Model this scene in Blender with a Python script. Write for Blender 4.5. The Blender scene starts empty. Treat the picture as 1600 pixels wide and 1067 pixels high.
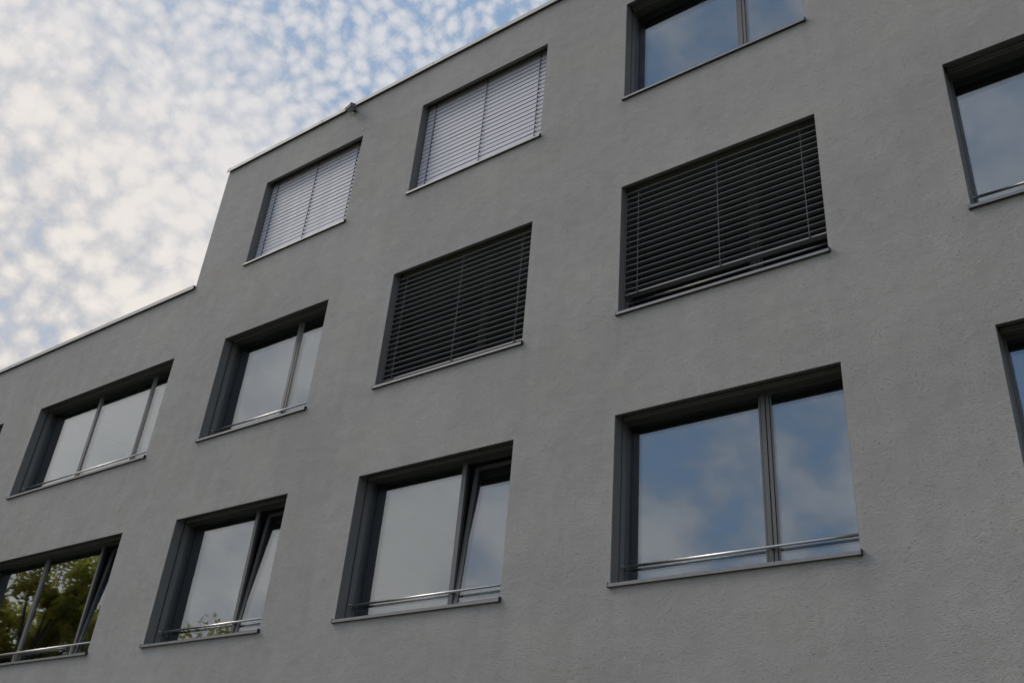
import bpy, bmesh, math, random
from mathutils import Matrix, Vector

rnd = random.Random(7)
scene = bpy.context.scene
R_ = math.radians

# ------------------------------------------------------------------ camera
cam_data = bpy.data.cameras.new('camera')
cam = bpy.data.objects.new('camera', cam_data)
scene.collection.objects.link(cam)
right = Vector((0.8066422631653931, 0.5856215463236791, 0.07984775361195542))
up = Vector((0.2459666466527159, -0.45545663347201487, 0.8556048525813518))
fwd = Vector((-0.537427825861139, 0.6705271504628292, 0.5114339375543705))
M = Matrix((right, up, -fwd)).transposed().to_4x4()
M.translation = Vector((0, -8, 1.65))
cam.matrix_world = M
cam_data.sensor_width = 36
cam_data.sensor_fit = 'HORIZONTAL'
cam_data.lens = 1525.68 / 1600 * 36
cam_data.clip_start = 0.05
cam_data.clip_end = 5000
scene.camera = cam

# ------------------------------------------------------------------ world: broken altocumulus under a Nishita sky
SUN_EL = R_(46)
SUN_AZ = R_(-110)           # clockwise from +Y : high to the left, a little in front of the facade
world = bpy.data.worlds.new('World')
scene.world = world
world.use_nodes = True
nt = world.node_tree
nt.nodes.clear()


def N(tree, kind, ins=None, **props):
    n = tree.nodes.new(kind)
    for k, v in props.items():
        setattr(n, k, v)
    for k, v in (ins or {}).items():
        if hasattr(v, 'bl_idname') and hasattr(v, 'is_linked'):
            tree.links.new(v, n.inputs[k])
        else:
            n.inputs[k].default_value = v
    return n


def math_(tree, op, a, b=None, c=None, clamp=False):
    n = tree.nodes.new('ShaderNodeMath')
    n.operation = op
    n.use_clamp = clamp
    for i, v in enumerate((a, b, c)):
        if v is None:
            continue
        if hasattr(v, 'is_linked'):
            tree.links.new(v, n.inputs[i])
        else:
            n.inputs[i].default_value = v
    return n.outputs[0]


def mapr(tree, v, a, b, c, d, smooth=True):
    n = tree.nodes.new('ShaderNodeMapRange')
    n.interpolation_type = 'SMOOTHSTEP' if smooth else 'LINEAR'
    tree.links.new(v, n.inputs[0])
    for i, x in enumerate((a, b, c, d)):
        n.inputs[i + 1].default_value = x
    return n.outputs[0]


def mixc(tree, fac, a, b, mode='MIX'):
    n = tree.nodes.new('ShaderNodeMix')
    n.data_type = 'RGBA'
    n.blend_type = mode
    for idx, v in ((0, fac), (6, a), (7, b)):
        if hasattr(v, 'is_linked'):
            tree.links.new(v, n.inputs[idx])
        elif isinstance(v, (int, float)):
            n.inputs[idx].default_value = v
        else:
            n.inputs[idx].default_value = (*v, 1) if len(v) == 3 else v
    return n.outputs[2]


sky = N(nt, 'ShaderNodeTexSky', sky_type='NISHITA', sun_disc=False)
sky.sun_elevation = SUN_EL
sky.sun_rotation = SUN_AZ
sky.air_density = 1.0
sky.dust_density = 0.6
tc = N(nt, 'ShaderNodeTexCoord')
sep = N(nt, 'ShaderNodeSeparateXYZ', {0: tc.outputs['Generated']})
zz = math_(nt, 'ADD', math_(nt, 'MAXIMUM', sep.outputs[2], 0.0), 0.75)
ux = math_(nt, 'DIVIDE', sep.outputs[0], zz)
uy = math_(nt, 'DIVIDE', sep.outputs[1], zz)
uv = N(nt, 'ShaderNodeCombineXYZ', {0: ux, 1: uy, 2: 0.37}).outputs[0]
warp = N(nt, 'ShaderNodeTexNoise', noise_dimensions='2D', ins={'Vector': uv, 'Scale': 13.0, 'Detail': 2.0, 'Roughness': 0.5})
wv = N(nt, 'ShaderNodeVectorMath', {0: warp.outputs['Color'], 1: (0.5, 0.5, 0.5)}, operation='SUBTRACT')
wv = N(nt, 'ShaderNodeVectorMath', {0: wv.outputs[0], 'Scale': 0.016}, operation='SCALE')
uvw = N(nt, 'ShaderNodeVectorMath', {0: uv, 1: wv.outputs[0]}, operation='ADD').outputs[0]
# large fields: where the sheet is dense, where it breaks up into small puffs
big = N(nt, 'ShaderNodeTexNoise', noise_dimensions='2D', ins={'Vector': uv, 'Scale': 3.2, 'Detail': 2.0, 'Roughness': 0.5}).outputs['Fac']
# the veiled sun stands over the left end of the facade: cloud whiter and warmer that way
warm = mapr(nt, math_(nt, 'SUBTRACT', math_(nt, 'MULTIPLY', sep.outputs[0], -1.0), math_(nt, 'MULTIPLY', sep.outputs[2], 0.6)), 0.05, 0.55, 0.0, 1.0)


def puffs(scale):
    m_ = N(nt, 'ShaderNodeTexNoise', noise_dimensions='2D', ins={'Vector': uvw, 'Scale': scale, 'Detail': 4.0, 'Roughness': 0.7}).outputs['Fac']
    v_ = N(nt, 'ShaderNodeTexVoronoi', {'Vector': uvw, 'Scale': scale * 1.75, 'Smoothness': 0.6}, feature='SMOOTH_F1', voronoi_dimensions='2D').outputs['Distance']
    return math_(nt, 'ADD', math_(nt, 'MULTIPLY', m_, 0.8), math_(nt, 'MULTIPLY', mapr(nt, v_, 0.05, 0.65, 1.0, 0.0, False), 0.34))


pm = N(nt, 'ShaderNodeMix', {0: warm, 2: puffs(54.0), 3: puffs(29.0)}).outputs[0]
# away from the building the sheet runs together into broader, softer banks
bank = N(nt, 'ShaderNodeTexNoise', noise_dimensions='2D', ins={'Vector': uvw, 'Scale': 15.0, 'Detail': 4.0, 'Roughness': 0.52}).outputs['Fac']
bank = math_(nt, 'ADD', 0.60, math_(nt, 'MULTIPLY', math_(nt, 'SUBTRACT', bank, 0.5), 1.05))
pm = N(nt, 'ShaderNodeMix', {0: mapr(nt, sep.outputs[1], -0.35, 0.15, 0.0, 1.0), 2: bank, 3: pm}).outputs[0]
dens = math_(nt, 'ADD', pm, math_(nt, 'MULTIPLY', math_(nt, 'SUBTRACT', big, 0.5), 0.8))
dens0 = dens
dens = math_(nt, 'ADD', dens, mapr(nt, warm, 0.0, 1.0, 0.0, 0.27, False))
cover = mapr(nt, dens, 0.32, 0.63, 0.0, 1.0)
thick = mapr(nt, math_(nt, 'ADD', dens0, mapr(nt, warm, 0.0, 1.0, 0.0, 0.20, False)), 0.42, 0.90, 0.0, 1.0)
c_thin = mixc(nt, warm, (3.7, 4.3, 5.3), (4.9, 4.95, 5.2))
c_thick = mixc(nt, warm, (5.9, 6.0, 6.4), (7.5, 7.05, 6.6))
cloud = mixc(nt, thick, c_thin, c_thick)
blue = mixc(nt, mapr(nt, warm, 0.0, 1.0, 0.62, 0.85), sky.outputs[0], mixc(nt, warm, (2.7, 4.0, 5.7), (3.9, 4.4, 5.3)))      # thin high veil over the blue
col = mixc(nt, cover, blue, cloud)
# the half of the sky in front of the facade, thinner and on the sun's side, is the brighter half (as the panes mirror it)
front = N(nt, 'ShaderNodeCombineXYZ', {k: mapr(nt, sep.outputs[1], -0.7, 0.35, 1.3, 1.0) for k in (0, 1, 2)}).outputs[0]
col = mixc(nt, 1.0, col, front, 'MULTIPLY')
bg = N(nt, 'ShaderNodeBackground', {'Color': col, 'Strength': 0.1})
wo = N(nt, 'ShaderNodeOutputWorld')
nt.links.new(bg.outputs[0], wo.inputs[0])

# ------------------------------------------------------------------ sun (veiled by the cloud sheet, behind the building)
sd = bpy.data.lights.new('sun', 'SUN')
sd.energy = 1.5
sd.angle = R_(26)
sd.color = (1.0, 0.95, 0.89)
so = bpy.data.objects.new('sun', sd)
scene.collection.objects.link(so)
to_sun = Vector((math.sin(SUN_AZ) * math.cos(SUN_EL), math.cos(SUN_AZ) * math.cos(SUN_EL), math.sin(SUN_EL)))
so.rotation_euler = to_sun.to_track_quat('Z', 'Y').to_euler()
so.location = (-30, -20, 40)

vs = scene.view_settings
vs.view_transform = 'Standard'
vs.look = 'None'
vs.exposure = 0.2
vs.gamma = 1.0
vs.use_curve_mapping = False
scene.render.engine = 'CYCLES'
scene.cycles.transparent_max_bounces = 24
scene.cycles.max_bounces = 5
scene.cycles.diffuse_bounces = 3
scene.cycles.glossy_bounces = 4
world.cycles.sampling_method = 'MANUAL'
world.cycles.sample_map_resolution = 512

# ------------------------------------------------------------------ materials


def new_mat(name):
    m = bpy.data.materials.new(name)
    m.use_nodes = True
    t = m.node_tree
    b = t.nodes['Principled BSDF']
    return m, t, b


def plaster():
    m, t, b = new_mat('scratched_plaster')
    g = N(t, 'ShaderNodeTexCoord').outputs['Object']
    # broad tonal drift, trowel clouds and rain streaks
    n1 = N(t, 'ShaderNodeTexNoise', {'Vector': g, 'Scale': 0.45, 'Detail': 4.0, 'Roughness': 0.7}).outputs['Fac']
    n2 = N(t, 'ShaderNodeTexNoise', {'Vector': g, 'Scale': 3.2, 'Detail': 4.0, 'Roughness': 0.65}).outputs['Fac']
    mp = N(t, 'ShaderNodeMapping', {'Vector': g, 'Scale': (5.0, 1.0, 0.35)}).outputs[0]
    n3 = N(t, 'ShaderNodeTexNoise', {'Vector': mp, 'Scale': 1.0, 'Detail': 5.0, 'Roughness': 0.6}).outputs['Fac']
    v = math_(t, 'ADD', mapr(t, n1, 0.3, 0.7, -0.07, 0.07), mapr(t, n2, 0.3, 0.7, -0.05, 0.05))
    v = math_(t, 'ADD', v, mapr(t, n3, 0.35, 0.7, -0.02, 0.02))
    # relief: short horizontal scratches of the floated render + grain
    ms = N(t, 'ShaderNodeMapping', {'Vector': g, 'Scale': (32.0, 32.0, 84.0), 'Rotation': (0, R_(3), 0)}).outputs[0]
    s1 = N(t, 'ShaderNodeTexNoise', {'Vector': ms, 'Scale': 1.0, 'Detail': 3.0, 'Roughness': 0.72, 'Distortion': 0.25}).outputs['Fac']
    groove = mapr(t, s1, 0.27, 0.43, 0.0, 1.0)
    grain = N(t, 'ShaderNodeTexNoise', {'Vector': g, 'Scale': 120.0, 'Detail': 2.0, 'Roughness': 0.7}).outputs['Fac']
    patch = mapr(t, n2, 0.32, 0.66, 0.3, 1.0)
    h = math_(t, 'ADD', math_(t, 'MULTIPLY', s1, 0.55), math_(t, 'MULTIPLY', groove, 0.45))
    h = math_(t, 'ADD', math_(t, 'MULTIPLY', h, patch), math_(t, 'MULTIPLY', grain, 0.75))
    bump = N(t, 'ShaderNodeBump', {'Height': h, 'Strength': 1.0, 'Distance': 0.0145})
    t.links.new(bump.outputs[0], b.inputs['Normal'])
    # scratches are a little darker than the render between them
    v = math_(t, 'ADD', v, math_(t, 'MULTIPLY', math_(t, 'SUBTRACT', groove, 0.9), 0.10))
    # faint drip marks that run down from the ends of the sills
    sp = N(t, 'ShaderNodeSeparateXYZ', {0: g})
    rx = N(t, 'ShaderNodeValToRGB', {0: mapr(t, sp.outputs[0], -20.0, 4.0, 0.0, 1.0, False)})
    rz = N(t, 'ShaderNodeValToRGB', {0: mapr(t, sp.outputs[2], 0.0, 14.0, 0.0, 1.0, False)})

    def ramp(r, stops):
        e = r.color_ramp.elements
        for p_, v_ in stops[1:-1]:
            e.new(p_).color = (v_, v_, v_, 1)
        e[0].position = 0.0
        e[0].color = (0, 0, 0, 1)
        e[-1].position = 1.0
        e[-1].color = (0, 0, 0, 1)
    st = [(0, 0)]
    for x_ in (-18.0, -13.785, -12.455, -10.025, -8.71, -6.25, -4.92, -2.465, -1.135):
        q = (x_ + 20.0) / 24.0
        st += [(q - 0.0028, 0), (q, 1), (q + 0.0035, 0)]
    ramp(rx, st + [(1, 0)])
    sz = [(0, 0)]
    for z_ in (4.55, 7.68, 11.02):
        q = z_ / 14.0
        sz += [(q - 0.075, 0), (q - 0.02, 0.75), (q - 0.001, 1), (q, 0)]
    ramp(rz, sz + [(1, 0)])
    drip = math_(t, 'MULTIPLY', math_(t, 'MULTIPLY', rx.outputs[0], rz.outputs[0]), mapr(t, n3, 0.35, 0.65, 0.2, 1.0))
    v = math_(t, 'SUBTRACT', v, math_(t, 'MULTIPLY', drip, 0.13))
    hue = N(t, 'ShaderNodeTexNoise', {'Vector': g, 'Scale': 0.8, 'Detail': 2.0}).outputs['Fac']
    base = mixc(t, mapr(t, hue, 0.35, 0.65, 0, 1), (0.364, 0.344, 0.322), (0.352, 0.337, 0.324))
    sc = math_(t, 'ADD', 1.0, v)
    cc = N(t, 'ShaderNodeVectorMath', {0: base, 'Scale': sc}, operation='SCALE').outputs[0]
    t.links.new(cc, b.inputs['Base Color'])
    b.inputs['Roughness'].default_value = 0.92
    b.inputs['Specular IOR Level'].default_value = 0.2
    return m


def painted(name, colr, rough=0.4, metal=0.0, var=0.06, scale=18.0, spec=0.5):
    m, t, b = new_mat(name)
    g = N(t, 'ShaderNodeTexCoord').outputs['Object']
    n = N(t, 'ShaderNodeTexNoise', {'Vector': g, 'Scale': scale, 'Detail': 5.0, 'Roughness': 0.6}).outputs['Fac']
    sc = mapr(t, n, 0.25, 0.75, 1 - var, 1 + var)
    cc = N(t, 'ShaderNodeVectorMath', {0: colr, 'Scale': sc}, operation='SCALE').outputs[0]
    t.links.new(cc, b.inputs['Base Color'])
    t.links.new(mapr(t, n, 0.25, 0.75, rough - 0.06, rough + 0.08), b.inputs['Roughness'])
    b.inputs['Metallic'].default_value = metal
    b.inputs['Specular IOR Level'].default_value = spec
    return m


def glass():
    m = bpy.data.materials.new('window_glass')
    m.use_nodes = True
    t = m.node_tree
    t.nodes.clear()
    g = N(t, 'ShaderNodeTexCoord').outputs['Object']
    n = N(t, 'ShaderNodeTexNoise', {'Vector': g, 'Scale': 1.1, 'Detail': 1.0}).outputs['Fac']
    bump = N(t, 'ShaderNodeBump', {'Height': n, 'Strength': 0.25, 'Distance': 0.006}).outputs[0]
    # Schlick reflectance of one coated surface, the same from either side
    fc = N(t, 'ShaderNodeLayerWeight', {'Blend': 0.5, 'Normal': bump}).outputs['Facing']
    fac = math_(t, 'ADD', math_(t, 'MULTIPLY', math_(t, 'POWER', fc, 5.0), 0.9), 0.112, clamp=True)
    tr = N(t, 'ShaderNodeBsdfTransparent', {'Color': (0.82, 0.845, 0.855, 1)})
    gl = N(t, 'ShaderNodeBsdfGlossy', {'Color': (0.90, 0.945, 1.0, 1), 'Roughness': 0.0, 'Normal': bump})
    mx = N(t, 'ShaderNodeMixShader', {0: fac, 1: tr.outputs[0], 2: gl.outputs[0]})
    o = N(t, 'ShaderNodeOutputMaterial')
    t.links.new(mx.outputs[0], o.inputs[0])
    return m


def leafmat():
    m, t, b = new_mat('leaves')
    g = N(t, 'ShaderNodeTexCoord').outputs['Object']
    n = N(t, 'ShaderNodeTexNoise', {'Vector': g, 'Scale': 0.7, 'Detail': 3.0}).outputs['Fac']
    n2 = N(t, 'ShaderNodeTexNoise', {'Vector': g, 'Scale': 9.0, 'Detail': 1.0}).outputs['Fac']
    c = mixc(t, mapr(t, n, 0.35, 0.65, 0, 1), (0.17, 0.18, 0.048), (0.23, 0.21, 0.06))
    c = mixc(t, mapr(t, n2, 0.5, 0.75, 0, 0.5), c, (0.19, 0.15, 0.045))
    t.links.new(c, b.inputs['Base Color'])
    b.inputs['Roughness'].default_value = 0.5
    tl = N(t, 'ShaderNodeBsdfTranslucent', {'Color': mixc(t, 1.0, c, (3.4, 3.2, 2.2), 'MULTIPLY')})
    mx = N(t, 'ShaderNodeMixShader', {0: 0.6, 1: b.outputs[0], 2: tl.outputs[0]})
    t.links.new(mx.outputs[0], t.nodes['Material Output'].inputs[0])
    return m


def barkmat():
    m, t, b = new_mat('bark')
    g = N(t, 'ShaderNodeTexCoord').outputs['Object']
    mp = N(t, 'ShaderNodeMapping', {'Vector': g, 'Scale': (9, 9, 1.6)}).outputs[0]
    n = N(t, 'ShaderNodeTexNoise', {'Vector': mp, 'Scale': 1.5, 'Detail': 6.0}).outputs['Fac']
    t.links.new(mixc(t, mapr(t, n, 0.35, 0.65, 0, 1), (0.045, 0.035, 0.026), (0.13, 0.11, 0.085)), b.inputs['Base Color'])
    t.links.new(N(t, 'ShaderNodeBump', {'Height': n, 'Strength': 0.8, 'Distance': 0.03}).outputs[0], b.inputs['Normal'])
    b.inputs['Roughness'].default_value = 0.9
    return m


def groundmat():
    m, t, b = new_mat('lawn')
    g = N(t, 'ShaderNodeTexCoord').outputs['Object']
    n = N(t, 'ShaderNodeTexNoise', {'Vector': g, 'Scale': 0.12, 'Detail': 8.0, 'Roughness': 0.6}).outputs['Fac']
    n2 = N(t, 'ShaderNodeTexNoise', {'Vector': g, 'Scale': 40.0, 'Detail': 4.0}).outputs['Fac']
    c = mixc(t, mapr(t, n, 0.4, 0.6, 0, 1), (0.055, 0.065, 0.028), (0.085, 0.085, 0.045))
    c = mixc(t, mapr(t, n2, 0.35, 0.7, 0, 0.5), c, (0.05, 0.045, 0.03))
    t.links.new(c, b.inputs['Base Color'])
    t.links.new(N(t, 'ShaderNodeBump', {'Height': n2, 'Strength': 0.5, 'Distance': 0.01}).outputs[0], b.inputs['Normal'])
    b.inputs['Roughness'].default_value = 0.9
    return m


MAT = dict(
    plaster=plaster(),
    frame=painted('frame_paint_umbra_grey', (0.092, 0.091, 0.089), 0.42, 0.0),
    reveal=painted('reveal_sheet_grey', (0.152, 0.147, 0.138), 0.5, 0.0, 0.05, 6.0),
    sill=painted('sill_sheet_grey', (0.185, 0.18, 0.183), 0.42, 0.25, 0.08, 9.0),
    gasket=painted('black_gasket', (0.012, 0.012, 0.012), 0.7),
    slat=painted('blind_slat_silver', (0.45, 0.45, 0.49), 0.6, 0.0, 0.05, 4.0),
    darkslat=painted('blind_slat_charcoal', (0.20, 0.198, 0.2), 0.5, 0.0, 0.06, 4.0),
    cord=painted('blind_cord', (0.26, 0.26, 0.26), 0.8),
    darkcord=painted('blind_tape_black', (0.02, 0.02, 0.022), 0.8),
    steel=painted('polished_steel', (0.52, 0.505, 0.48), 0.32, 1.0, 0.02, 4.0),
    coping=painted('coping_aluminium', (0.40, 0.385, 0.37), 0.55, 0.0, 0.1, 3.0),
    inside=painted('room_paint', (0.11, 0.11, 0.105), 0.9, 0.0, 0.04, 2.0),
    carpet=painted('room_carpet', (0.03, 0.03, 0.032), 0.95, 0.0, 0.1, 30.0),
    roof=painted('roof_gravel', (0.22, 0.21, 0.20), 0.95, 0.0, 0.3, 40.0),
    housing=painted('lamp_housing', (0.10, 0.103, 0.107), 0.45, 0.2),
    lens=painted('lamp_lens', (0.35, 0.35, 0.34), 0.15),
    glass=glass(), leaf=leafmat(), bark=barkmat(), ground=groundmat(),
)

# ------------------------------------------------------------------ mesh helpers
col_ = scene.collection


class MB:
    def __init__(self):
        self.v, self.f = [], []

    def face(self, pts):
        i = len(self.v)
        self.v += [tuple(p) for p in pts]
        self.f.append(tuple(range(i, i + len(pts))))
        return self

    def box(self, x0, x1, y0, y1, z0, z1):
        i = len(self.v)
        self.v += [(x, y, z) for z in (z0, z1) for y in (y0, y1) for x in (x0, x1)]
        for q in ((0, 2, 3, 1), (4, 5, 7, 6), (0, 1, 5, 4), (2, 6, 7, 3), (0, 4, 6, 2), (1, 3, 7, 5)):
            self.f.append(tuple(i + k for k in q))
        return self

    def prism_x(self, prof, x0, x1):
        """closed (y, z) profile swept along x"""
        i = len(self.v)
        n = len(prof)
        self.v += [(x0, y, z) for y, z in prof] + [(x1, y, z) for y, z in prof]
        for k in range(n):
            a, b = k, (k + 1) % n
            self.f.append((i + a, i + b, i + n + b, i + n + a))
        self.f.append(tuple(i + k for k in reversed(range(n))))
        self.f.append(tuple(i + n + k for k in range(n)))
        return self

    def tube(self, pts, radii, sides=10, cap=True):
        rings = []
        for k, p in enumerate(pts):
            p = Vector(p)
            a = Vector(pts[max(k - 1, 0)])
            b = Vector(pts[min(k + 1, len(pts) - 1)])
            d = (b - a).normalized()
            u = d.orthogonal().normalized()
            if k and abs(rings_u.dot(d)) < 0.99:
                u = (rings_u - d * rings_u.dot(d)).normalized()
            rings_u = u
            w = d.cross(u)
            r = radii[k] if isinstance(radii, (list, tuple)) else radii
            i = len(self.v)
            self.v += [tuple(p + (u * math.cos(t) + w * math.sin(t)) * r) for t in (2 * math.pi * s / sides for s in range(sides))]
            rings.append(i)
        for a, b in zip(rings, rings[1:]):
            for s in range(sides):
                s2 = (s + 1) % sides
                self.f.append((a + s, a + s2, b + s2, b + s))
        if cap:
            self.f.append(tuple(rings[0] + s for s in reversed(range(sides))))
            self.f.append(tuple(rings[-1] + s for s in range(sides)))
        return self

    def mesh(self, name, mat, smooth=False):
        me = bpy.data.meshes.new(name)
        me.from_pydata(self.v, [], self.f)
        if mat:
            me.materials.append(mat)
        bm = bmesh.new()
        bm.from_mesh(me)
        bmesh.ops.recalc_face_normals(bm, faces=bm.faces)
        bm.to_mesh(me)
        bm.free()
        if smooth:
            me.polygons.foreach_set('use_smooth', [True] * len(me.polygons))
        return me

    def build(self, name, mat, parent=None, smooth=False, bevel=0.0):
        o = bpy.data.objects.new(name, self.mesh(name, mat, smooth))
        col_.objects.link(o)
        o.parent = parent
        if bevel:
            bv = o.modifiers.new('bevel', 'BEVEL')
            bv.width = bevel
            bv.segments = 2
            bv.limit_method = 'ANGLE'
            bv.angle_limit = R_(50)
        return o


def tag(o, label=None, cat=None, group=None, kind=None):
    for k, v in (('label', label), ('category', cat), ('group', group), ('kind', kind)):
        if v:
            o[k] = v
    return o


def empty(name, loc=(0, 0, 0)):
    o = bpy.data.objects.new(name, None)
    o.location = loc
    o.empty_display_size = 0.3
    col_.objects.link(o)
    return o


# ------------------------------------------------------------------ ground
gm = MB().face([(-1500, -1500, 0), (1500, -1500, 0), (1500, 1500, 0), (-1500, 1500, 0)])
tag(gm.build('ground', MAT['ground']), kind='structure')

# ------------------------------------------------------------------ the building
ROWS = {1: (4.566, 6.402), 2: (7.694, 9.545), 3: (11.039, 12.858)}
COLS = {'U': (-23.56, -19.358), 'W': (-17.993, -13.792), 'X': (-12.449, -10.030), 'Y': (-8.701, -6.256),
        'Z': (-4.916, -2.472), 'V': (-1.128, 1.316)}
MULL = {'U': (-21.86, -20.21), 'W': (-16.29, -14.64), 'X': (-10.875,), 'Y': (-7.130,), 'Z': (-3.343,), 'V': (0.445,)}
WINDOWS = [(c, r) for r in (1, 2) for c in 'UWXYZV'] + [(c, 3) for c in 'XYZV']
BLINDS = {('Y', 2): 'open', ('Z', 2): 'open', ('X', 3): 'closed', ('Y', 3): 'closed'}
TILTED = {('W', 1), ('X', 1), ('Y', 1)}
XL, XS, XR = -26.0, -13.785, 9.0
ZLOW, ZHIGH = 10.985, 13.70
DEPTH = 12.0

building = empty('office_building', (0, 0, 0))
tag(building, 'grey plastered office building with stepped flat roof and rows of recessed windows', 'building')

wall = MB()
SHIFT = 0.0


def wall_layer(y0, y1, extra_top):
    xs = {XL, XS, XR}
    zs = {0.0, ZLOW, ZHIGH}
    holes = []
    for c, r in WINDOWS:
        x0, x1 = COLS[c]
        z0, z1 = ROWS[r][0] - 0.02, ROWS[r][1] + extra_top
        holes.append((x0, x1, z0, z1))
        xs |= {x0, x1}
        zs |= {z0, z1}
    xs, zs = sorted(xs), sorted(zs)

    def solid(i, j):
        if not (0 <= i < len(xs) - 1 and 0 <= j < len(zs) - 1):
            return False
        cx, cz = (xs[i] + xs[i + 1]) / 2, (zs[j] + zs[j + 1]) / 2
        if cx < XS and cz > ZLOW:
            return False
        return not any(a < cx < b and c < cz < d for a, b, c, d in holes)
    for i in range(len(xs) - 1):
        for j in range(len(zs) - 1):
            if not solid(i, j):
                continue
            a, b, c, d = xs[i], xs[i + 1], zs[j], zs[j + 1]
            wall.face([(a, y0, c), (b, y0, c), (b, y0, d), (a, y0, d)])
            wall.face([(a, y1, c), (a, y1, d), (b, y1, d), (b, y1, c)])
            if not solid(i - 1, j):
                wall.face([(a, y0, c), (a, y0, d), (a, y1, d), (a, y1, c)])
            if not solid(i + 1, j):
                wall.face([(b, y0, c), (b, y1, c), (b, y1, d), (b, y0, d)])
            if not solid(i, j - 1):
                wall.face([(a, y0, c), (a, y1, c), (b, y1, c), (b, y0, c)])
            if not solid(i, j + 1):
                wall.face([(a, y0, d), (b, y0, d), (b, y1, d), (a, y1, d)])


wall_layer(0.0, 0.05, 0.0)
wall_layer(0.0502, 0.17, 0.24)
wall_layer(0.1702, 0.32, 0.0)


def build_no_recalc(mb, name, mat, parent):
    me = bpy.data.meshes.new(name)
    me.from_pydata(mb.v, [], mb.f)
    me.materials.append(mat)
    o = bpy.data.objects.new(name, me)
    col_.objects.link(o)
    o.parent = parent
    return o


build_no_recalc(wall, 'wall', MAT['plaster'], building)
MB().box(XL, XL + 0.3, 0.3205, DEPTH, 0, ZLOW).build('end_wall', MAT['plaster'], building)
MB().box(XR - 0.3, XR, 0.3205, DEPTH, 0, ZHIGH).build('end_wall', MAT['plaster'], building)
MB().box(XS, XS + 0.3, 0.3205, DEPTH, ZLOW - 0.35, ZHIGH).build('end_wall', MAT['plaster'], building)
rw = MB().box(XL, XS, DEPTH, DEPTH + 0.3, 0, ZLOW).box(XS, XR, DEPTH, DEPTH + 0.3, 0, ZHIGH)
rw.build('rear_wall', MAT['plaster'], building)
MB().box(XL + 0.302, XS + 0.28, 0.322, DEPTH - 0.002, ZLOW - 0.60, ZLOW - 0.36).build('roof', MAT['roof'], building)
MB().box(XS + 0.302, XR - 0.302, 0.322, DEPTH - 0.002, ZHIGH - 0.55, ZHIGH - 0.30).build('roof', MAT['roof'], building)
# rooms behind the glass
for k, z in enumerate((3.62, 6.78, 10.12)):
    x0 = XL + 0.302
    x1 = XR - 0.302
    if k == 2:
        x0 = XS + 0.302
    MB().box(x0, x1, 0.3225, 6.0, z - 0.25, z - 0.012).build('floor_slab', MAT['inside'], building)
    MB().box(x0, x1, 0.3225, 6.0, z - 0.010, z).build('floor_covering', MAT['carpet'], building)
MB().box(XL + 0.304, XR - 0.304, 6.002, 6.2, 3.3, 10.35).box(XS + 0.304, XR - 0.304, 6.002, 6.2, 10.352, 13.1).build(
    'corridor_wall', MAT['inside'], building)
for x, zt in ((-18.7, 10.0), (-13.2, 13.1), (-9.36, 13.1), (-5.6, 13.1), (-1.8, 13.1)):
    for k, z in enumerate((3.62, 6.78, 10.12)):
        if k == 2 and x < XS:
            continue
        top = (6.52, 9.86, 13.12)[k]
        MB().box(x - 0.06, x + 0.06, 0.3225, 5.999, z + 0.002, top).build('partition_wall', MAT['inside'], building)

# coping sheets on the parapets
def coping_run(x0, x1, zb, zt, step, back):
    x = x0
    while x < x1 - 0.05:
        e = min(x + step, x1)
        if x1 - e < 0.6:
            e = x1
        prof = [(-0.045, zb), (-0.032, zb), (-0.032, zt - 0.016), (back - 0.012, zt - 0.034), (back - 0.012, zb - 0.02), (back, zb - 0.02),
                (back, zt - 0.018), (-0.045, zt)]
        MB().prism_x(prof, x + 0.002, e - 0.002).build('coping', MAT['coping'], building, bevel=0.002)
        if e < x1:
            MB().box(e - 0.035, e + 0.035, -0.049, -0.0455, zb - 0.003, zt - 0.004).build('coping_joint', MAT['coping'], building)
        x = e


coping_run(XS - 0.03, XR + 0.03, 13.672, 13.752, 2.6, 0.35)
coping_run(XL - 0.03, XS - 0.004, 10.958, 11.038, 3.0, 0.35)

# ------------------------------------------------------------------ windows
GY = 0.265          # outer pane
SILL_W = 0.014


def flat_pane(x0, x1, z0, z1, y, parent):
    MB().box(x0, x1, y, y + 0.006, z0, z1).build('pane', MAT['glass'], parent)


LABELS = {
    ('W', 1): 'three light window with its narrow right sash tilted, reflecting a leafy tree',
    ('X', 1): 'two light window with tilted right sash, on the lowest row',
    ('Y', 1): 'two light window with tilted right sash beside the large sky reflecting window',
    ('Z', 1): 'large closed two light window with steel bar, on the lowest row',
    ('V', 1): 'window cut off by the frame, lowest row, far right',
    ('U', 2): 'window of which only one corner shows at the far left',
    ('W', 2): 'wide three light window under the lower roof',
    ('X', 2): 'two light window left of the dark lowered blind',
    ('Y', 2): 'window hidden behind dark open blind slats, left of two',
    ('Z', 2): 'window behind the largest blind of dark open slats',
    ('V', 2): 'window at the right frame edge with deep blue reflection',
    ('X', 3): 'top floor window behind pale closed blind, next to the roof step',
    ('Y', 3): 'top floor window behind pale closed blind, middle column',
    ('Z', 3): 'top floor window without blind, cut off by the top edge',
}


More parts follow.
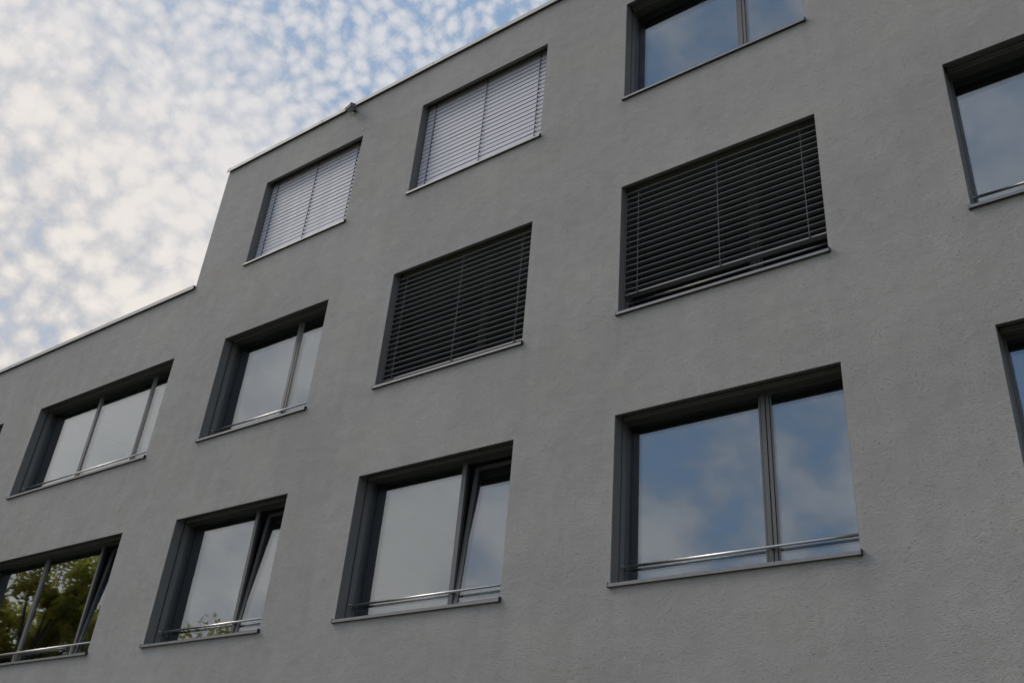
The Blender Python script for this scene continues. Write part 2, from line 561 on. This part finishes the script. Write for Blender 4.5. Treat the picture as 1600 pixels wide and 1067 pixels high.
def make_window(c, r):
    L, Rr = COLS[c]
    B, T = ROWS[r]
    key = (c, r)
    mull = MULL[c]
    FY = 0.256
    fr = MB()
    # outer frame, mostly buried behind the insulated reveal
    fw = 0.026
    fr.box(L - 0.0, L + fw, FY, 0.315, B + 0.03, T)
    fr.box(Rr - fw, Rr, FY, 0.315, B + 0.03, T)
    fr.box(L + fw + .0005, Rr - fw - .0005, FY + 0.001, 0.315, T - 0.024, T - 0.0005)
    fr.box(L + fw + .0005, Rr - fw - .0005, FY + 0.002, 0.315, B + 0.012, B + 0.052)
    win = fr.build('window', MAT['frame'], building)
    if key in LABELS:
        win['label'] = LABELS[key]
    # light openings between the mullions
    z0, z1 = B + 0.053, T - 0.025
    edges = [L + fw + 0.001] + [m for m in mull] + [Rr - fw - 0.001]
    n = len(mull)
    for k, m in enumerate(mull):
        last = (k == n - 1)
        e0 = m - 0.069
        tilt = last and key in TILTED
        MB().box(e0 + 0.004, e0 + 0.134 if not tilt else e0 + 0.078, 0.286, 0.316, z0, z1).build('mullion_rebate', MAT['gasket'], win)
        if last:
            MB().box(e0 + 0.027, e0 + 0.072, FY - 0.004, 0.2855, z0, z1).build('mullion', MAT['frame'], win, bevel=0.002)
            if not tilt:
                MB().box(e0 + 0.081, e0 + 0.115, FY, 0.2855, z0 + 0.001, z1 - 0.001).build('sash_stile', MAT['frame'], win, bevel=0.002)
                MB().box(e0 + 0.122, e0 + 0.138, FY + 0.006, 0.2855, z0, z1).build('glazing_bead', MAT['frame'], win)
        else:
            MB().box(e0 + 0.027, e0 + 0.111, FY - 0.004, 0.2855, z0, z1).build('mullion', MAT['frame'], win, bevel=0.002)
            MB().box(e0 + 0.118, e0 + 0.138, FY + 0.006, 0.2855, z0, z1).build('glazing_bead', MAT['frame'], win)
        MB().box(e0, e0 + 0.020, FY + 0.006, 0.2855, z0, z1).build('glazing_bead', MAT['frame'], win)
    for k in range(n + 1):
        a = edges[k] if k == 0 else mull[k - 1] + 0.0695
        b = edges[k + 1] if k == n else mull[k] - 0.0695
        if k == n and key in TILTED:
            continue
        flat_pane(a, b, z0, z1, GY, win)
        flat_pane(a, b, z0, z1, GY + 0.032, win)
    if key in TILTED:
        m = mull[-1]
        a, b = m + 0.012, Rr - fw + 0.02
        piv = Vector((0, 0.27, z0))
        ang = R_(-4.6)
        rot = Matrix.Translation(piv) @ Matrix.Rotation(ang, 4, 'X') @ Matrix.Translation(-piv)
        s = MB()
        fw2 = 0.058
        zt = z1 + 0.012
        s.box(a, a + fw2, FY + 0.004, 0.33, z0, zt)
        s.box(b - fw2, b, FY + 0.004, 0.33, z0, zt)
        s.box(a + fw2, b - fw2, FY + 0.005, 0.33, zt - fw2, zt - .001)
        s.box(a + fw2, b - fw2, FY + 0.005, 0.33, z0 + .001, z0 + fw2)
        so_ = s.build('sash', MAT['frame'], win)
        so_['label'] = 'sash tilted inwards at the top'
        p1 = MB().box(a + fw2 - .004, b - fw2 + .004, GY + 0.006, GY + 0.012, z0 + fw2 - .004, zt - fw2 + .004).build('pane', MAT['glass'], win)
        p2 = MB().box(a + fw2 - .004, b - fw2 + .004, GY + 0.038, GY + 0.044, z0 + fw2 - .004, zt - fw2 + .004).build('pane', MAT['glass'], win)
        for o in (so_, p1, p2):
            o.matrix_world = rot
    # sheet-metal reveal: outer panel, blind guide, inner strip
    for side in (0, 1):
        x = L if side == 0 else Rr
        s = 1 if side == 0 else -1

        def bx(mb, d0, d1, y0, y1, za, zb):
            p, q = x + s * d0, x + s * d1
            return mb.box(min(p, q), max(p, q), y0, y1, za, zb)
        bx(MB(), 0.0, 0.004, 0.006, 0.134, B + 0.004, T - 0.001).build('reveal_panel', MAT['reveal'], win)
        bx(MB(), 0.0, 0.004, 0.174, FY - 0.001, B + 0.004, T - 0.001).build('reveal_panel', MAT['reveal'], win)
        g = MB()
        bx(g, 0.0, 0.005, 0.137, 0.148, B + 0.006, T + 0.10)
        bx(g, 0.0, 0.005, 0.169, 0.1735, B + 0.006, T + 0.10)
        gd = g.build('guide_rail', MAT['reveal'], win)
        bx(MB(), 0.0, 0.001, 0.1485, 0.1685, B + 0.006, T + 0.10).build('guide_slot', MAT['gasket'], win)
    # inner soffit trim behind the blind pocket
    MB().box(L + 0.0045, Rr - 0.0045, 0.1745, FY - 0.001, T - 0.006, T - 0.001).build('soffit_trim', MAT['frame'], win)
    MB().box(L + 0.001, Rr - 0.001, 0.004, 0.046, T - 0.004, T - 0.0005).build('head_trim', MAT['reveal'], win)
    # sill: sloped sheet with turned-down nose and end caps
    xa, xb = L - SILL_W, Rr + SILL_W
    prof = [(-0.034, B - 0.036), (-0.031, B - 0.036), (-0.031, B - 0.006), (0.20, B + 0.006), (0.262, B + 0.009), (0.262, B + 0.011),
            (0.20, B + 0.009), (-0.034, B - 0.003)]
    joints = [xa]
    if Rr - L > 3:
        joints += [L + (Rr - L) * 0.5]
    else:
        joints += [L + (Rr - L) * 0.48]
    joints.append(xb)
    for a, b in zip(joints, joints[1:]):
        MB().prism_x([(y, z) for y, z in prof], a + 0.001, b - 0.001).build('sill', MAT['sill'], win)
    for x in (xa, xb):
        MB().box(x - 0.004, x + 0.004, -0.038, 0.0, B - 0.04, B + 0.012).build('sill_end_cap', MAT['gasket'] if x == xb else MAT['sill'], win)
    # steel bar in front of the glass
    if key not in {('Y', 2), ('X', 3), ('Y', 3), ('Z', 3), ('V', 3)}:
        zb = B + 0.228 if r != 2 else B + 0.245
        yb = 0.212
        MB().tube([(L + 0.012, yb, zb), (Rr - 0.012, yb, zb)], 0.0145, 14).build('safety_bar', MAT['steel'], win, smooth=True)
        for x, s in ((L, 1), (Rr, -1)):
            MB().tube([(x + s * 0.0042, yb, zb), (x + s * 0.014, yb, zb)], 0.026, 14).build('bar_flange', MAT['steel'], win)
        if len(mull) > 1:
            for m in mull:
                MB().box(m - 0.010, m + 0.010, yb - 0.006, yb + 0.006, B + 0.012, zb - 0.012).build('bar_bracket', MAT['steel'], win)
        else:
            m = mull[0]
            MB().box(m - 0.012, m + 0.012, yb + 0.012, 0.2515, zb - 0.012, zb + 0.012).build('bar_bracket', MAT['steel'], win)
    # the raised blind pack up in its pocket
    if key not in BLINDS:
        zb = T + 0.015
        MB().box(L + 0.02, Rr - 0.02, 0.114, 0.162, zb, zb + 0.02).build('raised_blind_rail', MAT['sill'], win)
        MB().box(L + 0.02, Rr - 0.02, 0.108, 0.167, zb + 0.022, zb + 0.15).build('raised_blind_pack', MAT['slat'], win)
    return win


for c, r in WINDOWS:
    make_window(c, r)

# ------------------------------------------------------------------ lowered venetian blinds
PITCH = 0.084
BL = {
    ('Y', 2): ('venetian blind of dark open slats lowered fully, above the tilted window', 'lowered blinds with open slats', 9.512, 20),
    ('Z', 2): ('larger venetian blind of dark open slats stopping just above its sill', 'lowered blinds with open slats', 9.515, 18),
    ('X', 3): ('pale closed venetian blind nearest the roof step on the top floor', 'closed blinds on the top floor', 0, 0),
    ('Y', 3): ('pale closed venetian blind to the right of the roof floodlight', 'closed blinds on the top floor', 0, 0),
}


def slat_profile(tilt, w=0.098):
    """shallow C section with rolled edges; tilt>0 turns the outer edge down"""
    pts = []
    n = 7
    for k in range(n):
        t = -1 + 2 * k / (n - 1)
        pts.append((t * w / 2, 0.007 * (1 - t * t)))
    th = 0.0016
    outline = [(y, z + th / 2) for y, z in pts] + [(y, z - th / 2) for y, z in reversed(pts)]
    # rolled beads on both edges
    outline[0] = (outline[0][0] - 0.001, outline[0][1] + 0.0036)
    outline[n - 1] = (outline[n - 1][0] + 0.001, outline[n - 1][1] + 0.0036)
    outline[n] = (outline[n][0] + 0.001, outline[n][1] - 0.0036)
    outline[-1] = (outline[-1][0] - 0.001, outline[-1][1] - 0.0036)
    c, s = math.cos(tilt), math.sin(tilt)
    return [(y * c - z * s, y * s + z * c) for y, z in outline]


for (c, r), (lab, grp, ztop, count) in BL.items():
    L, Rr = COLS[c]
    B, T = ROWS[r]
    mode = BLINDS[(c, r)]
    x0, x1 = L + 0.014, Rr - 0.014
    yc = 0.155
    root = empty('venetian_blind', ((L + Rr) / 2, yc, B))
    tag(root, lab, 'blind', grp)
    ox, oy, oz = root.location
    if mode == 'open':
        tilt = R_(22)
        zs = [ztop - PITCH * k for k in range(count)]
        zrail = zs[-1] - PITCH
    else:
        tilt = R_(83)
        zs = [T + 0.03 - PITCH * k for k in range(60)]
        zs = [z for z in zs if z > B + 0.075]
        zrail = zs[-1] - 0.058
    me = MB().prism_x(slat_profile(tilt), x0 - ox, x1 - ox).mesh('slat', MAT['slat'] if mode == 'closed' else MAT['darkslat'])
    for k, z in enumerate(zs):
        o = bpy.data.objects.new('slat', me)
        col_.objects.link(o)
        o.parent = root
        o.location = (0, 0, z - oz)
        o.rotation_euler = (R_(rnd.uniform(-1.8, 1.8)), R_(rnd.uniform(-0.03, 0.03)), 0)
    MB().box(x0 - ox, x1 - ox, -0.038, 0.038, zrail - oz - 0.011, zrail - oz + 0.011).build('bottom_rail', MAT['sill'], root, bevel=0.003)
    MB().box(x0 - ox, x1 - ox, -0.03, 0.03, T + 0.10 - oz, T + 0.16 - oz).build('head_rail', MAT['sill'], root)
    ztc = T + 0.1 - oz
    zbc = zrail + 0.011 - oz
    for xc in (L + 0.185, (L + Rr) / 2, Rr - 0.215):
        w = 0.0022
        cm = MAT['cord'] if mode == 'open' else MAT['darkcord']
        xo = xc - ox
        if mode == 'open':
            MB().tube([(xo, -0.050, zbc), (xo + rnd.uniform(-.004, .004), -0.0505, (zbc + ztc) / 2), (xo, -0.050, ztc)], w, 6).build('ladder_cord', cm, root)
            MB().tube([(xo, 0.050, zbc), (xo, 0.050, ztc)], w, 6).build('ladder_cord', cm, root)
            MB().box(xo - 0.008, xo + 0.008, -0.0475, -0.0385, zbc - 0.02, zbc + 0.004).build('cord_clip', MAT['gasket'], root)
        else:
            # the cord zigzags from slat edge to slat edge over the closed slats
            pts = []
            for k, z in enumerate(zs):
                pts.append((xo - 0.0025, -0.024, z - oz - 0.040))
                pts.append((xo + 0.0025, -0.008, z - oz + 0.030))
            pts = sorted(pts, key=lambda p: p[2])
            MB().tube([(xo, -0.021, zbc), (xo, -0.021, zs[0] + 0.04 - oz)], 0.0038, 6).build('ladder_cord', cm, root)
            for k, z in enumerate(zs):
                MB().box(xo - 0.009, xo + 0.009, -0.0255, -0.006, z - oz - 0.048, z - oz - 0.036).build('cord_clip', cm, root)
    for xg in (L + 0.020, Rr - 0.020):
        MB().box(xg - ox - 0.003, xg - ox + 0.003, -0.052, -0.046, zbc, ztc).build('guide_wire', MAT['sill'], root)

# ------------------------------------------------------------------ floodlight under the coping
fl = empty('roof_floodlight', (-10.38, 0, 13.60))
tag(fl, 'small dark grey floodlight fixed under the upper roof edge', 'floodlight')
h = MB().prism_x([(-0.05, 0.045), (0.055, 0.045), (0.065, 0.02), (0.065, -0.045), (-0.065, -0.045), (-0.065, 0.015)], -0.085, 0.085).build('housing', MAT['housing'], fl, bevel=0.005)
h.location = (0.0, -0.115, -0.02)
h.rotation_euler = (R_(18), 0, R_(-10))
ln = MB().box(-0.07, 0.07, -0.052, 0.052, -0.049, -0.0455).build('lens', MAT['lens'], fl)
ln.location = h.location
ln.rotation_euler = h.rotation_euler
MB().box(-0.03, 0.03, -0.06, -0.004, -0.035, -0.005).box(-0.045, 0.045, -0.0038, -0.0002, -0.06, 0.03).build('bracket', MAT['housing'], fl)

# ------------------------------------------------------------------ the tree across the forecourt (seen mirrored in the glass)


def make_tree(loc, height, crown, label, seed, nleaf, group=None):
    rr = random.Random(seed)
    root = empty('broadleaf_tree', loc)
    tag(root, label, 'tree', group)
    cx, cz = crown           # horizontal and vertical half axes
    zc = height - cz
    tr = MB()
    tr.tube([(0, 0, -0.1), (0.05, 0.02, 0.6), (0.08, -0.05, height * 0.3), (0.0, 0.1, height * 0.6), (0.1, 0, height * 0.9)],
            [0.34, 0.26, 0.21, 0.13, 0.03], 12)
    clumps = []
    for k in range(60):
        th = rr.uniform(0, 2 * math.pi)
        ph = rr.uniform(-0.85, 1.0)
        q = math.sqrt(max(0, 1 - ph * ph))
        rad = rr.uniform(0.55, 0.98)
        p = Vector((math.cos(th) * q * cx * rad, math.sin(th) * q * cx * rad, zc + ph * cz * rad))
        s = Vector((0, 0, max(height * 0.24, p.z * rr.uniform(0.45, 0.7))))
        mid_ = s.lerp(p, 0.5) + Vector((rr.uniform(-.3, .3), rr.uniform(-.3, .3), rr.uniform(-.1, .35)))
        tr.tube([s, mid_, p], [0.085, 0.05, 0.012], 6)
        clumps.append((p, rr.uniform(0.55, 1.15)))
        clumps.append((mid_.lerp(p, 0.4), rr.uniform(0.4, 0.8)))
    tr.build('trunk', MAT['bark'], root, smooth=True)
    verts, faces = [], []
    for k in range(nleaf):
        p, rad = clumps[rr.randrange(len(clumps))]
        d = Vector((rr.gauss(0, 1), rr.gauss(0, 1), rr.gauss(0, 0.8))).normalized() * rad * (rr.random() ** 0.45)
        c = p + d
        n = Vector((rr.gauss(0, 1), rr.gauss(0, 1), rr.gauss(0.6, 1))).normalized()
        u = n.orthogonal().normalized()
        u.rotate(Matrix.Rotation(rr.uniform(0, 6.28), 3, n))
        w = n.cross(u)
        s = rr.uniform(0.055, 0.105)
        i = len(verts)
        verts += [tuple(c - u * s * 1.4), tuple(c + w * s * 0.75 + n * 0.01), tuple(c + u * s * 1.4), tuple(c - w * s * 0.75 + n * 0.01)]
        faces.append((i, i + 1, i + 2, i + 3))
    me = bpy.data.meshes.new('crown')
    me.from_pydata(verts, [], faces)
    me.materials.append(MAT['leaf'])
    o = bpy.data.objects.new('crown', me)
    col_.objects.link(o)
    o.parent = root
    return root


make_tree((-35.6, -9.6, 0), 13.4, (6.0, 4.8), 'leafy green tree mirrored in the lower left window', 3, 52000)
make_tree((-33.8, -16.6, 0), 11.1, (2.7, 3.4), 'smaller tree whose top is mirrored at the foot of a tilted window', 11, 14000)
